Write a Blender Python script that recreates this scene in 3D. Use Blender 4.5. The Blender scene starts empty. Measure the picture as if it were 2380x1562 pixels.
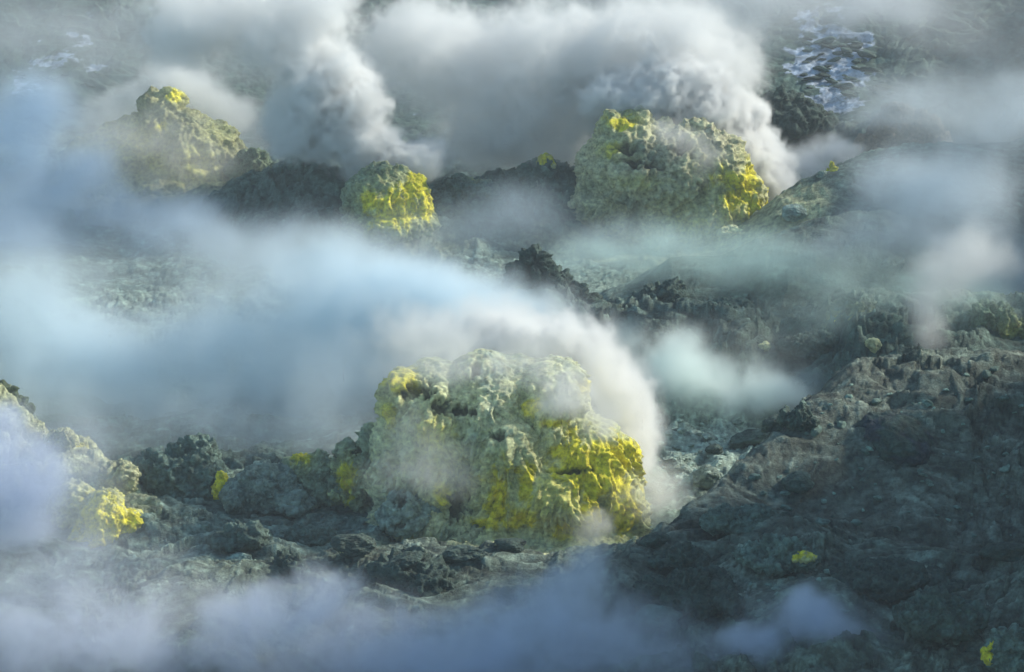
import bpy, math, random, time
import numpy as np
from mathutils import Vector
T0 = time.time()
scene = bpy.context.scene
C = scene.collection

# ------------------------------------------------------------------ camera
H, PITCH, FPX = 25.0, math.radians(14.0), 2904.0
cam_d = bpy.data.cameras.new('camera')
cam_d.sensor_width = 36.0
cam_d.lens = 36.0 * FPX / 1024.0
cam_d.clip_start, cam_d.clip_end = 1.0, 3000.0
cam = bpy.data.objects.new('camera', cam_d)
cam.location = (0, 0, H)
cam.rotation_euler = (math.radians(90) - PITCH, 0, 0)
C.objects.link(cam)
scene.camera = cam

# ------------------------------------------------------------------ light
SUN = Vector((0.80, 0.34, 0.52)).normalized()          # towards the sun
elev = math.asin(SUN.z)
world = bpy.data.worlds.new('World')
scene.world = world
world.use_nodes = True
wn = world.node_tree
bg = wn.nodes['Background']
sky = wn.nodes.new('ShaderNodeTexSky')
sky.sky_type = 'NISHITA'
sky.sun_disc = False
sky.sun_elevation = elev
sky.sun_rotation = math.atan2(SUN.x, SUN.y)
sky.altitude = 500
tn = wn.nodes.new('ShaderNodeMixRGB'); tn.blend_type = 'MULTIPLY'; tn.inputs[0].default_value = 1
tn.inputs[2].default_value = (.80, 1.0, .98, 1)
wn.links.new(sky.outputs[0], tn.inputs[1]); wn.links.new(tn.outputs[0], bg.inputs[0])
bg.inputs[1].default_value = 0.15
sd = bpy.data.lights.new('sun', 'SUN')
sd.energy = 4.6
sd.angle = math.radians(6.0)
sd.color = (1.0, 0.955, 0.84)
sun = bpy.data.objects.new('sun', sd)
sun.rotation_euler = SUN.to_track_quat('Z', 'Y').to_euler()
sun.location = (40, 60, 60)
C.objects.link(sun)
scene.view_settings.view_transform = 'Standard'
scene.view_settings.look = 'None'
scene.view_settings.exposure = 0.22
scene.view_settings.gamma = 1.0
scene.render.engine = 'CYCLES'
cy = scene.cycles
cy.max_bounces = 10
cy.diffuse_bounces = 2
cy.glossy_bounces = 1
cy.transmission_bounces = 0
cy.volume_bounces = 8
cy.volume_step_rate = 1.0
cy.volume_max_steps = 256
cy.use_denoising = True
cy.adaptive_threshold = 0.025

# ------------------------------------------------------------------ noise
_rng = np.random.RandomState(7)
_perm = np.concatenate([_rng.permutation(256)] * 3).astype(np.int32)
_g = _rng.normal(size=(256, 3)); _g /= np.linalg.norm(_g, axis=1)[:, None]
_g = _g.astype(np.float32)


def perlin(p):
    p = p.astype(np.float32)
    i = np.floor(p).astype(np.int32)
    f = p - i
    i &= 255
    w = f * f * f * (f * (f * 6 - 15) + 10)
    out = 0
    for dx in (0, 1):
        wx = w[:, 0] if dx else 1 - w[:, 0]
        a = _perm[(i[:, 0] + dx) & 255]
        for dy in (0, 1):
            wy = w[:, 1] if dy else 1 - w[:, 1]
            b = _perm[a + ((i[:, 1] + dy) & 255)]
            for dz in (0, 1):
                wz = w[:, 2] if dz else 1 - w[:, 2]
                g = _g[_perm[b + ((i[:, 2] + dz) & 255)] & 255]
                d = g[:, 0] * (f[:, 0] - dx) + g[:, 1] * (f[:, 1] - dy) + g[:, 2] * (f[:, 2] - dz)
                out = out + wx * wy * wz * d
    return out * 1.5


def fbm(p, oct=4, gain=0.5, lac=2.03):
    s, a, t = 0, 1.0, 0
    for k in range(oct):
        s = s + a * perlin(p + 17.3 * k)
        t += a; a *= gain; p = p * lac
    return s / t


def ridged(p, oct=4, gain=0.55, lac=2.05):
    s, a, t = 0, 1.0, 0
    for k in range(oct):
        n = 1 - np.abs(perlin(p + 31.7 * k)) * 2
        s = s + a * n
        t += a; a *= gain; p = p * lac
    return s / t


_cell = _rng.rand(256, 3).astype(np.float32)


def worley(p):
    """(F1, F2) distances."""
    p = p.astype(np.float32)
    i = np.floor(p).astype(np.int32)
    f = p - i
    f1 = np.full(len(p), 9.0, np.float32); f2 = f1.copy()
    for dx in (-1, 0, 1):
        a = _perm[(i[:, 0] + dx) & 255]
        for dy in (-1, 0, 1):
            b = _perm[a + ((i[:, 1] + dy) & 255)]
            for dz in (-1, 0, 1):
                c = _cell[_perm[b + ((i[:, 2] + dz) & 255)] & 255]
                d = np.sqrt((f[:, 0] - dx - c[:, 0]) ** 2 + (f[:, 1] - dy - c[:, 1]) ** 2 + (f[:, 2] - dz - c[:, 2]) ** 2)
                f2 = np.minimum(f2, np.maximum(f1, d)); f1 = np.minimum(f1, d)
    return f1, f2


def facets(p, tilt=.8, step=.5):
    """flat broken faces: each cell is a tilted plane at a height of its own"""
    p = p.astype(np.float32)
    i = np.floor(p).astype(np.int32)
    f = p - i
    f1 = np.full(len(p), 9.0, np.float32); f2 = f1.copy()
    ident = np.zeros(len(p), np.int32); off = np.zeros((len(p), 3), np.float32)
    for dx in (-1, 0, 1):
        a = _perm[(i[:, 0] + dx) & 255]
        for dy in (-1, 0, 1):
            b = _perm[a + ((i[:, 1] + dy) & 255)]
            for dz in (-1, 0, 1):
                h = _perm[b + ((i[:, 2] + dz) & 255)] & 255
                o = f - np.array([dx, dy, dz], np.float32) - _cell[h]
                d = np.sqrt((o * o).sum(1))
                m = d < f1
                f2 = np.where(m, f1, np.minimum(f2, d)); f1 = np.where(m, d, f1)
                ident = np.where(m, h, ident); off = np.where(m[:, None], o, off)
    g = _g[ident]
    gap = np.clip((f2 - f1) * 4, 0, 1)
    return (off * g).sum(1) * tilt + (_cell[ident, 1] - .5) * step - (1 - gap) * .16


def sstep(a, b, x):
    t = np.clip((x - a) / (b - a), 0, 1)
    return t * t * (3 - 2 * t)


# ------------------------------------------------------------------ from the photograph's plane (2380 x 1562) to the place
PW, PH = 2380.0, 1562.0
SP, CP = math.sin(PITCH), math.cos(PITCH)


def ray(X, Y):
    a = (X / PW - .5) * 1024 / FPX
    b = (.5 - Y / PH) * 672 / FPX
    return np.array([a, CP + b * SP, -SP + b * CP])


def P(X, Y, y):
    d = ray(X, Y)
    return np.array([0, 0, H]) + d * (y / d[1])


def mpp(y):                                            # metres per photo pixel at depth y
    return y / CP / 6750.0


# ------------------------------------------------------------------ terrain
# crest points (X, Y, depth), front slope, back slope
RIDGES = {
    'right_near': ([(1440, 1300, 69), (1500, 1262, 70.5), (1600, 1185, 72), (1700, 1085, 74), (1800, 1000, 76), (1900, 895, 78), (1990, 835, 79.5), (2100, 822, 80), (2250, 830, 80.5), (2380, 815, 81), (3200, 760, 84)], .52, .9),
    'foreground': ([(-600, 1420, 68), (200, 1400, 69), (430, 1330, 70), (700, 1300, 71), (900, 1275, 71.5), (1150, 1275, 72), (1300, 1290, 71.5), (1480, 1262, 71), (1640, 1270, 70.5), (1720, 1235, 70.5), (1850, 1215, 70.5), (1990, 1255, 70), (2200, 1290, 69), (2380, 1290, 68.5), (3000, 1300, 68)], .20, .55),
    'left': ([(-900, 760, 88), (-200, 840, 86.5), (0, 900, 85), (100, 1000, 83), (210, 1060, 82), (330, 1140, 80), (400, 1225, 78), (450, 1330, 76)], .6, .7),
    'middle': ([(1100, 790, 97), (1150, 720, 97), (1210, 640, 97), (1290, 650, 96), (1360, 705, 96), (1480, 690, 96), (1600, 680, 96), (1700, 700, 95), (1800, 735, 95), (1900, 720, 94.5), (1960, 690, 94), (2100, 690, 94), (2380, 690, 94), (3000, 680, 95)], .36, .6),
    'right_middle': ([(1560, 600, 104), (1680, 588, 104), (1780, 543, 104), (1900, 512, 104), (2050, 500, 105), (2250, 515, 105), (2380, 520, 106), (3000, 500, 108)], .45, .6),
    'right_far': ([(1700, 540, 115), (1800, 470, 115), (1870, 425, 115.5), (1930, 400, 116), (2020, 352, 118), (2100, 335, 118), (2380, 330, 120), (3000, 300, 124)], .32, .6),
    'back': ([(1300, 200, 142), (1450, 140, 140), (1600, 160, 139), (1750, 205, 138), (1850, 250, 137), (2000, 290, 136), (2130, 265, 136), (2250, 240, 136), (2380, 230, 136), (3000, 200, 138)], .7, .6),
    'back_middle': ([(300, 470, 123), (480, 430, 122), (560, 412, 121), (640, 395, 120), (700, 378, 120), (780, 400, 119), (860, 440, 119), (960, 430, 119), (1060, 418, 119), (1200, 405, 120), (1340, 400, 120), (1500, 420, 121), (1700, 470, 122)], .36, .5),
}
RN = list(RIDGES)
SHADE_WALL = ([40, 60, 79, 84, 87, 89, 90.5, 95, 110, 124, 126.5, 133, 137, 145, 160], [10, 28, 27, 17.5, 12.5, 9, 8, 11, 14, 14, 2, 2, 12, 8, 8])  # crest heights of an added, unseen wall, shaped for the shade it casts
_R = {}
for k, (pts, sf, sb) in RIDGES.items():
    w = np.array([P(*p) for p in pts])
    xs = np.linspace(w[0, 0], w[-1, 0], 400)
    nb = max(3, int(.9 / (xs[1] - xs[0]))) | 1
    kern = np.hanning(nb + 2)[1:-1]; kern /= kern.sum()
    sm = lambda a: np.convolve(np.pad(np.interp(xs, w[:, 0], a), nb // 2, mode='edge'), kern, 'valid')
    _R[k] = (xs, sm(w[:, 1]), sm(w[:, 2]), sf, sb)


def macro(x, y):
    """height and index of the winning landform (-1 the floor, -2 the far slope)"""
    base = 0.0 + 0.25 * np.sin(x * .21 + 1) * np.cos(y * .13) + np.where(x < -12, (-12 - x) * .05, 0)
    far = (np.maximum(y - 136 - 2 * np.sin(x * .11), 0)) ** 1.35 * .19
    far = np.minimum(far, (y - 136) * .55 + 0 * far)
    far = np.where(y > 136, far, 0)
    z = base + far
    idx = np.where(far > .6, -2, -1)
    for n, k in enumerate(RN):
        rx, ry, rz, sf, sb = _R[k]
        yc = np.interp(x, rx, ry)
        zc = np.interp(x, rx, rz)
        out = np.maximum(rx[0] - x, 0) + np.maximum(x - rx[-1], 0)
        d = y - yc
        r = 1.2
        dd = np.sqrt(d * d + r * r) - r
        h = zc - np.where(d < 0, sf, sb) * dd - out * .6
        kk = .35
        m = np.maximum(z, h)
        e = np.abs(z - h)
        idx = np.where(h > z, n, idx)
        z = m + kk * np.exp(-e / kk) * .5
    wc = np.interp(y, *SHADE_WALL)
    d = x - 30 - np.sin(y * .2) * .8
    h = wc - np.where(d < 0, 2.3, .5) * np.abs(d)
    idx = np.where(h > z, -3, idx)
    z = np.maximum(z, h)
    return z, idx


def detail(x, y, z, idx):
    p = np.stack([x, y, z], 1)
    big = fbm(p * .16, 3)
    wv = np.stack([perlin(p * .35 + 5), perlin(p * .35 + 9), perlin(p * .35 + 2)], 1)
    q = p + wv * 1.5
    # folded crust: rounded backs with sharp creases, longer across the view than along it
    r = .42 - ridged(q * np.array([.34, .55, .5]), 5, .5)
    r = -r * .35 + (.5 - ridged(q * np.array([.5, .8, .7]) + 50, 5, .56)) * -.15
    r2 = ridged(q * np.array([.26, .36, .5]) + 70, 6, .43) - .55
    bl = np.abs(perlin(q * np.array([.7, .9, 1.1]) + 8)) + .5 * np.abs(perlin(q * np.array([1.5, 1.8, 2.3]) + 3)) + .28 * np.abs(perlin(q * np.array([3.2, 3.8, 5.]) + 1)) - .45
    lump = facets(q * np.array([.62, .75, .75]))
    rub = facets(q * np.array([1.7, 2.0, 2.0]) + 4)
    rb2 = facets(q * np.array([4.4, 4.8, 4.8]) + 9)
    f = fbm(p * 6.5, 3, .6)
    rough = np.clip(.5 + big * 1.8 + .25 * wv[:, 1], .12, 1)
    # beds: low steps following the height
    zb = (z + big * 1.2 + wv[:, 2] * .35) * 2.2
    bed = (sstep(.55, .95, zb - np.floor(zb)) - .3) * .16
    hill = np.where((idx >= 0), 1.0, .75)
    hill = np.where(idx == -2, .45, hill)
    hill = np.where((idx == RN.index('middle')) | (idx == RN.index('back_middle')), 1.1, hill)
    hill = np.where((idx == -1) & (y < 92), .85, hill)
    hill = np.where(idx == RN.index('right_near'), .82, hill)
    hill = np.where(idx == RN.index('foreground'), .9, hill)
    hill = np.where(idx == RN.index('right_middle'), .38, hill)
    hill = np.where(idx == RN.index('right_far'), .45, hill)
    d = big * .6 + hill * (r2 * .46 + bl * .22 + rough * (lump * .46 + bed * 1.2) + rub * .13 * (.3 + rough) + rb2 * .036 + f * .022)
    tone = np.clip(rub * .5 + rb2 * .45 + lump * .35 + (perlin(q * np.array([1.2, 2.5, 5.0]) + 77)) * .6, -1, 1)
    return d, r2, rough, f, tone


def ter(x, y):
    x = np.atleast_1d(np.asarray(x, float)); y = np.atleast_1d(np.asarray(y, float))
    z, idx = macro(x, y)
    d = detail(x, y, z, idx)[0]
    return z + d


def hit(X, Y, y0=58, y1=175):
    """first terrain point met by the ray through (X, Y)"""
    ys = np.linspace(y0, y1, 1400)
    d = ray(X, Y)
    t = ys / d[1]
    x = d[0] * t; z = H + d[2] * t
    g = ter(x, ys)
    k = np.argmax(z < g)
    if not (z < g).any():
        k = len(ys) - 1
    return np.array([x[k], ys[k], z[k]])


# ------------------------------------------------------------------ object helpers
def tag(o, label=None, cat=None, group=None, kind=None):
    if label: o['label'] = label
    if cat: o['category'] = cat
    if group: o['group'] = group
    if kind: o['kind'] = kind
    return o


def mesh_np(name, v, quads, mat, col=None, smooth=True):
    me = bpy.data.meshes.new(name)
    v = np.asarray(v, np.float32); quads = np.asarray(quads, np.int32)
    n = quads.shape[1]
    me.vertices.add(len(v)); me.vertices.foreach_set('co', v.ravel())
    me.loops.add(quads.size); me.loops.foreach_set('vertex_index', quads.ravel())
    me.polygons.add(len(quads)); me.polygons.foreach_set('loop_start', np.arange(0, quads.size, n, dtype=np.int32))
    me.update(calc_edges=True)
    me.validate()
    if smooth:
        me.polygons.foreach_set('use_smooth', np.ones(len(me.polygons), bool))
    if col is not None:
        at = me.attributes.new('tint', 'FLOAT_COLOR', 'POINT')
        at.data.foreach_set('color', np.concatenate([col, np.ones((len(col), 1))], 1).astype(np.float32).ravel())
    me.materials.append(mat)
    o = bpy.data.objects.new(name, me)
    C.objects.link(o)
    return o


def rock_mat(name, rough=.9, bump=.75, scale=1.0, spec=.2, bd=.05):
    m = bpy.data.materials.new(name)
    m.use_nodes = True
    nt = m.node_tree; N = nt.nodes; L = nt.links
    b = N['Principled BSDF']
    at = N.new('ShaderNodeAttribute'); at.attribute_name = 'tint'
    geo = N.new('ShaderNodeNewGeometry')
    n1 = N.new('ShaderNodeTexNoise'); n1.inputs['Scale'].default_value = 3.2 * scale; n1.inputs['Detail'].default_value = 7; n1.inputs['Roughness'].default_value = .68
    n2 = N.new('ShaderNodeTexNoise'); n2.inputs['Scale'].default_value = 17 * scale; n2.inputs['Detail'].default_value = 4
    vo = N.new('ShaderNodeTexVoronoi'); vo.feature = 'DISTANCE_TO_EDGE'; vo.inputs['Scale'].default_value = 5 * scale
    mp = N.new('ShaderNodeMapping'); mp.inputs['Scale'].default_value = (1, 1, 1.3)
    L.new(geo.outputs['Position'], mp.inputs[0])
    for n in (n1, n2): L.new(mp.outputs[0], n.inputs['Vector'])
    wm = N.new('ShaderNodeMixRGB'); wm.blend_type = 'ADD'; wm.inputs[0].default_value = .6
    L.new(mp.outputs[0], wm.inputs[1]); L.new(n1.outputs['Color'], wm.inputs[2]); L.new(wm.outputs[0], vo.inputs['Vector'])
    mr = N.new('ShaderNodeMapRange'); mr.inputs[1].default_value = .32; mr.inputs[2].default_value = .68; mr.inputs[3].default_value = .38; mr.inputs[4].default_value = 1.6
    L.new(n1.outputs[0], mr.inputs[0])
    mul = N.new('ShaderNodeMixRGB'); mul.blend_type = 'MULTIPLY'; mul.inputs[0].default_value = 1
    L.new(at.outputs['Color'], mul.inputs[1]); L.new(mr.outputs[0], mul.inputs[2])
    L.new(mul.outputs[0], b.inputs['Base Color'])
    b.inputs['Roughness'].default_value = rough
    b.inputs['Specular IOR Level'].default_value = spec
    s1 = N.new('ShaderNodeMath'); s1.operation = 'MULTIPLY_ADD'; s1.inputs[1].default_value = .35
    L.new(n2.outputs[0], s1.inputs[0]); L.new(n1.outputs[0], s1.inputs[2])
    cl = N.new('ShaderNodeMath'); cl.operation = 'MINIMUM'; cl.inputs[1].default_value = .12; L.new(vo.outputs[0], cl.inputs[0])
    s2 = N.new('ShaderNodeMath'); s2.operation = 'MULTIPLY_ADD'; s2.inputs[1].default_value = 2.2
    L.new(cl.outputs[0], s2.inputs[0]); L.new(s1.outputs[0], s2.inputs[2])
    bp = N.new('ShaderNodeBump'); bp.inputs['Strength'].default_value = bump; bp.inputs['Distance'].default_value = bd * 3
    L.new(s2.outputs[0], bp.inputs['Height']); L.new(bp.outputs[0], b.inputs['Normal'])
    return m


M_GROUND = rock_mat('volcanic_rock', rough=.78, spec=.35)
M_SULFUR = rock_mat('sulfur_crust', rough=.75, bump=.55, scale=1.4, spec=.3, bd=.035)
M_SNOW = rock_mat('old_snow', rough=.8, bump=.25, scale=.6, bd=.04)

# albedos
GREY = np.array([.112, .168, .136])
DARK = np.array([.058, .094, .076])
PALE = np.array([.35, .45, .37])
BROWN = np.array([.125, .100, .070])
CREAM = np.array([.66, .67, .37])
YELLOW = np.array([.82, .72, .006])
SNOW = np.array([.46, .52, .62])


def mix(a, b, t):
    return a * (1 - t)[:, None] + b * t[:, None]


# ------------------------------------------------------------------ the ground sheet
def build_terrain():
    a = np.concatenate([-np.geomspace(2.2, .20, 40)[:-1], np.linspace(-.20, .20, 1000), np.linspace(.20, .5, 90)[1:], np.geomspace(.5, 2.2, 30)[1:]])
    inv = np.linspace(1 / 57., 1 / 136., 760)
    y = np.concatenate([np.linspace(18, 56, 20), 1 / inv, np.linspace(136.1, 160, 400), np.linspace(160.5, 178, 40), np.geomspace(180, 700, 40)])
    A, Y = np.meshgrid(a, y)
    X = A * np.maximum(Y, 40)
    x, yy = X.ravel(), Y.ravel()
    z, idx = macro(x, yy)
    d, r, rough, f, tone = detail(x, yy, z, idx)
    zz = z + d
    p = np.stack([x, yy, zz], 1)
    # colours: what the ground is made of
    n1 = fbm(p * .22 + 40, 4); n2 = fbm(p * .8 + 11, 4); n3 = fbm(p * np.array([1.6, 1.6, 3]) + 3, 4)
    col = mix(np.tile(GREY, (len(x), 1)), np.tile(PALE, (len(x), 1)), sstep(.05, .45, n1 + n3 * .7) * .5)
    def zone(X0, Y0, y0, rx, ry, s=.4):
        c = P(X0, Y0, y0)
        dd = np.sqrt(((x - c[0]) / rx) ** 2 + ((yy - c[1]) / ry) ** 2) + n2 * s
        return sstep(1.1, .6, dd)
    T = lambda c: np.tile(c, (len(x), 1))
    col = mix(col, T(np.array([.150, .176, .138])), ((idx == RN.index('right_near')) * sstep(-.5, .1, n1 + .25)) * .85)
    col = mix(col, T(np.array([.125, .140, .100])), ((idx == RN.index('foreground')) * sstep(-.6, 0, n1 + .25)) * .45)
    col = mix(col, T(DARK * 1.15), ((idx == RN.index('middle')) * sstep(-.4, .3, n1 + .2)) * .6)
    col = mix(col, T(DARK * 1.2), ((idx == RN.index('right_middle')) * .7))
    col = mix(col, T(GREY), ((idx == RN.index('right_far')) * .6))
    col = mix(col, T(DARK * 1.0), ((idx == RN.index('back')) * .9))
    col = mix(col, T(DARK * 1.3), ((idx == RN.index('back_middle')) * .5))
    col = mix(col, T(BROWN), (idx == RN.index('right_near')) * sstep(.05, .45, n2 + n1 * .6) * .25)
    # pale ground round the big mound, the dry stream bed, the crusted left ridge
    col = mix(col, T(PALE), zone(1150, 1230, 77, 7.5, 3.2, .9) * .5)
    col = mix(col, T(CREAM), zone(1250, 1258, 76, 5.4, 2.2, .6) * .85)
    col = mix(col, T(PALE * 1.15), zone(1620, 1020, 85, 2.6, 6.0, .6) * .95)
    col = mix(col, T(PALE * .9), zone(500, 1150, 80, 4, 4, 1.0) * .3)
    col = mix(col, T(CREAM * .85), (idx == RN.index('left')) * sstep(-.3, .2, n2 + .2) * .8)
    col = mix(col, T(PALE), zone(300, 590, 108, 5, 8, 1.0) * .35)
    col = mix(col, T(PALE), zone(1050, 600, 108, 8, 7) * .6)
    col = mix(col, T(CREAM * .9), zone(1790, 540, 113, 2.8, 3) * .9)
    col = mix(col, T(CREAM * .6), zone(1560, 560, 114, 5.5, 2.4, .9) * .7)
    col = mix(col, T(CREAM * .5), zone(900, 555, 113, 3.4, 2, .9) * .7)
    col = mix(col, T(CREAM * .35), zone(370, 450, 124, 6, 4, .9) * .7)
    # snow on the far slope, broken by bare rock
    far = idx == -2
    col = mix(col, T(DARK * 1.1), far * .8)
    pf_ = fbm(p * np.array([.5, .9, .9]) + 60, 5, .6)
    snz = np.maximum(zone(1940, 150, 145, 2.4, 5, 1.2), zone(120, 210, 142, 2.6, 3, 1.2) * .62) + zone(1000, 290, 139, 2, 2) * .2 + zone(250, 100, 148, 7, 4) * .25
    col = mix(col, T(SNOW), far * sstep(.02, .1, pf_ + snz * .7 - .47) * .85)
    col = np.clip(col * (1 + .35 * n3)[:, None] * np.exp(tone * np.where(far, .25, np.where((idx == 0) | (idx == 1), 1.15, .75)))[:, None], .01, .85)
    nx, ny = len(a), len(y)
    i = np.arange(nx * ny).reshape(ny, nx)
    q = np.stack([i[:-1, :-1], i[:-1, 1:], i[1:, 1:], i[1:, :-1]], -1).reshape(-1, 4)
    qi = idx[q[:, 0]]
    parts = [('ground', [-1], 'grey crusted ground of the fumarole field between the hills'),
             ('snow_slope', [-2], 'snow streaked slope rising behind the steam'),
             ('hill', [RN.index('right_near')], 'dark rubble covered hill rising on the right in front'),
             ('foreground_hill', [RN.index('foreground')], 'low dark rocky rise along the front of the field'),
             ('yellowish_hill', [RN.index('left')], 'yellowish crusted bank sloping down at the left edge'),
             ('middle_hill', [RN.index('middle')], 'dark green grey rocky bank crossing the middle'),
             ('smooth_hill', [RN.index('right_middle')], 'smooth slate grey hill crossing the right side'),
             ('far_hill', [RN.index('right_far')], 'grey hill behind the smooth slate hill'),
             ('back_hill', [RN.index('back')], 'dark brown ridge behind the largest far mound'),
             ('added_shade_wall', [-3], 'steep dark wall added out of view at the right to shade the front of the field'),
             ('hazy_hill', [RN.index('back_middle')], 'grey rocky bank joining the far mounds')]
    for name, ids, lab in parts:
        m = np.isin(qi, ids)
        qq = q[m]
        u, invx = np.unique(qq, return_inverse=True)
        o = mesh_np(name, p[u], invx.reshape(-1, 4), M_SNOW if name == 'snow_slope' else M_GROUND, col[u])
        tag(o, lab, None, None, 'structure')


build_terrain()
print('terrain', time.time() - T0)


# ------------------------------------------------------------------ rock bodies
def remesh(blobs, voxel):
    """blobs: (centre, radii, rotation about y) -> fused surface"""
    import bmesh
    bm = bmesh.new()
    from mathutils import Matrix
    for c, r, rot in blobs:
        mtx = Matrix.Translation(Vector(c)) @ Matrix.Rotation(rot, 4, 'Y') @ Matrix.Diagonal(Vector((r[0], r[1], r[2], 1)))
        bmesh.ops.create_icosphere(bm, subdivisions=3, radius=1, matrix=mtx)
    me = bpy.data.meshes.new('tmp'); bm.to_mesh(me); bm.free()
    o = bpy.data.objects.new('tmp', me); C.objects.link(o)
    md = o.modifiers.new('r', 'REMESH'); md.mode = 'VOXEL'; md.voxel_size = voxel
    dg = bpy.context.evaluated_depsgraph_get()
    ev = o.evaluated_get(dg); m2 = ev.to_mesh()
    v = np.empty(len(m2.vertices) * 3, np.float32); m2.vertices.foreach_get('co', v)
    lp = np.empty(len(m2.loops), np.int32); m2.loops.foreach_get('vertex_index', lp)
    ev.to_mesh_clear()
    bpy.data.objects.remove(o); bpy.data.meshes.remove(me)
    return v.reshape(-1, 3).astype(np.float64), lp.reshape(-1, 4)


def normals(v, q):
    n = np.cross(v[q[:, 2]] - v[q[:, 0]], v[q[:, 3]] - v[q[:, 1]])
    out = np.zeros_like(v)
    for k in range(4):
        for ax in range(3):
            out[:, ax] += np.bincount(q[:, k], n[:, ax], len(v))
    return out / np.maximum(np.linalg.norm(out, axis=1), 1e-9)[:, None]


def relax(v, q, n):
    e = np.concatenate([q[:, [0, 1]], q[:, [1, 2]], q[:, [2, 3]], q[:, [3, 0]]])
    cnt = np.maximum(np.bincount(e[:, 0], minlength=len(v)) + np.bincount(e[:, 1], minlength=len(v)), 1)
    for _ in range(n):
        a = np.stack([np.bincount(e[:, 0], v[e[:, 1], k], len(v)) + np.bincount(e[:, 1], v[e[:, 0], k], len(v)) for k in range(3)], 1) / cnt[:, None]
        v = v * .3 + a * .7
    return v


def body(name, blobs, voxel, mat, base, A=1.0, soft=0, flute=1.0, cauli=1.0, crag=1.0, low=1.0, sulfur=(), dents=(), cream=0.0, seed=0, dark=None, hz=None):
    """fused rock body; sulfur: (X, Y, r px) patches, dents: (X, Y, rx, ry px) cavities"""
    v, q = remesh(blobs, voxel)
    if soft: v = relax(v, q, soft)
    S = seed * 13.7
    zmin, zmax = v[:, 2].min(), v[:, 2].max()
    n = normals(v, q)
    # large and middle forms
    p = v + S
    v = v + n * (A * .42 * low * fbm(p * .55 / A, 3))[:, None]
    n = normals(v, q)
    p = v + S
    w = np.stack([perlin(p * 1.1 / A), perlin(p * 1.1 / A + 7), perlin(p * 1.1 / A + 3)], 1) * .25 * A
    pf = (p + w) / A
    side = np.clip(1 - np.abs(n[:, 2]), 0, 1)
    fl = ridged(pf * np.array([2.6, 2.6, .55]), 3, .55) - .5
    f1, f2 = worley(pf * 2.3)
    cl = .55 - f1
    g1, g2 = worley(pf * 6.0 + 5)
    cr = ridged(pf * 1.5 + 9, 4, .55) - .5
    fc = facets(pf * np.array([2.4, 2.4, 1.8]) + 3) * .16 * crag + facets(pf * 6.5 + 1) * .05 * min(crag * 1.4, 1)
    t = sstep(.45, 1.0, (v[:, 2] - zmin) / max(zmax - zmin, .01))
    d = fl * .16 * flute * side + cl * .26 * cauli + (.5 - g1) * .10 * cauli + cr * .26 * crag * (.5 + t) + fc + fbm(pf * 7, 3, .6) * .06 + (ridged(pf * np.array([6.5, 6.5, 1.1]) + 13, 3, .6) - .5) * .075 * flute * side
    # place of each vertex in the photograph's plane, used to say where sulphur patches and darkened cavities lie on this body
    Xp = PW * (.5 + (v[:, 0] / (v[:, 1] * CP + (H - v[:, 2]) * SP)) * FPX / 1024)
    Yp = PH * (.5 - ((v[:, 2] - H) * CP + v[:, 1] * SP) / (v[:, 1] * CP + (H - v[:, 2]) * SP) * FPX / 672)
    wn_ = fbm(pf * np.array([1.8, 1.8, .8]) + 20, 4, .6)
    wf = fbm(pf * np.array([6, 6, 2.5]) + 2, 3, .6)
    su0 = 0
    dk = np.zeros(len(v))
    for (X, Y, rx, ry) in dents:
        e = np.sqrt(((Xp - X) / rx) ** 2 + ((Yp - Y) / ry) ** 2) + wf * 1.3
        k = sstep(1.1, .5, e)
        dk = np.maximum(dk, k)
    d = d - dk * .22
    v = v + n * (A * d)[:, None]
    su = np.zeros(len(v))
    for s in sulfur:
        X, Y, r = s[:3]
        st = s[3] if len(s) > 3 else 1.0
        ry = s[4] if len(s) > 4 else r
        e = np.sqrt(((Xp - X) / r) ** 2 + ((Yp - Y) / ry) ** 2) + wn_ * 1.1 + wf * .6
        su = np.maximum(su, sstep(1.3, .4, e) * st)
        su0 = np.maximum(su0, sstep(2.8, .7, e) * st)
    T = lambda c: np.tile(c, (len(v), 1))
    col = T(base)
    col = mix(col, T(CREAM), np.clip(cream * sstep(-.5, .4, wn_ + .15), 0, 1))
    if dark is not None:
        col = mix(col, T(dark), sstep(.0, .45, fbm(pf * .9 + 33, 4)) * .7)
    col = mix(col, T(np.array([.56, .56, .20])), np.clip(su0 * .55 + su, 0, .8))
    col = mix(col, T(YELLOW * .9 + CREAM * .1), sstep(.25, .8, su))
    col = mix(col, T(YELLOW * np.array([.8, .62, .3])), su * sstep(.1, .5, wf + wn_) * .6)
    col = mix(col, T(np.array([.03, .03, .015])), dk * .85)  # shade of the cavities painted into the colour, besides the dent
    col = np.clip(col * (1 + .25 * wf)[:, None] * np.exp(np.clip(fc, -.3, .3) * (1.8 if mat is M_GROUND else .8))[:, None], .008, .85)
    big = name == 'sulfur_mound' and su.max() > .5
    if not big:
        return mesh_np(name, v, q, mat, col)
    fs = su[q].mean(1) > .55
    # each connected patch of yellow crust is a part of its own
    lab = np.where(np.isin(np.arange(len(v)), q[fs]), np.arange(len(v)), -1)
    qf = q[fs]
    while True:
        m = lab[qf].min(1)
        new = lab.copy()
        for k in range(4):
            np.minimum.at(new, qf[:, k], m)
        ok = new >= 0
        new[ok] = new[new[ok]]
        if (new == lab).all(): break
        lab = new
    fl_ = np.where(fs, lab[q[:, 0]], -1)
    ids, cnt = np.unique(fl_[fs], return_counts=True)
    keep = ids[cnt > 250]
    def sub(nm, m):
        u, iv = np.unique(q[m], return_inverse=True)
        return mesh_np(nm, v[u], iv.reshape(-1, 4), mat, col[u])
    o = sub(name, ~np.isin(fl_, keep))
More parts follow.
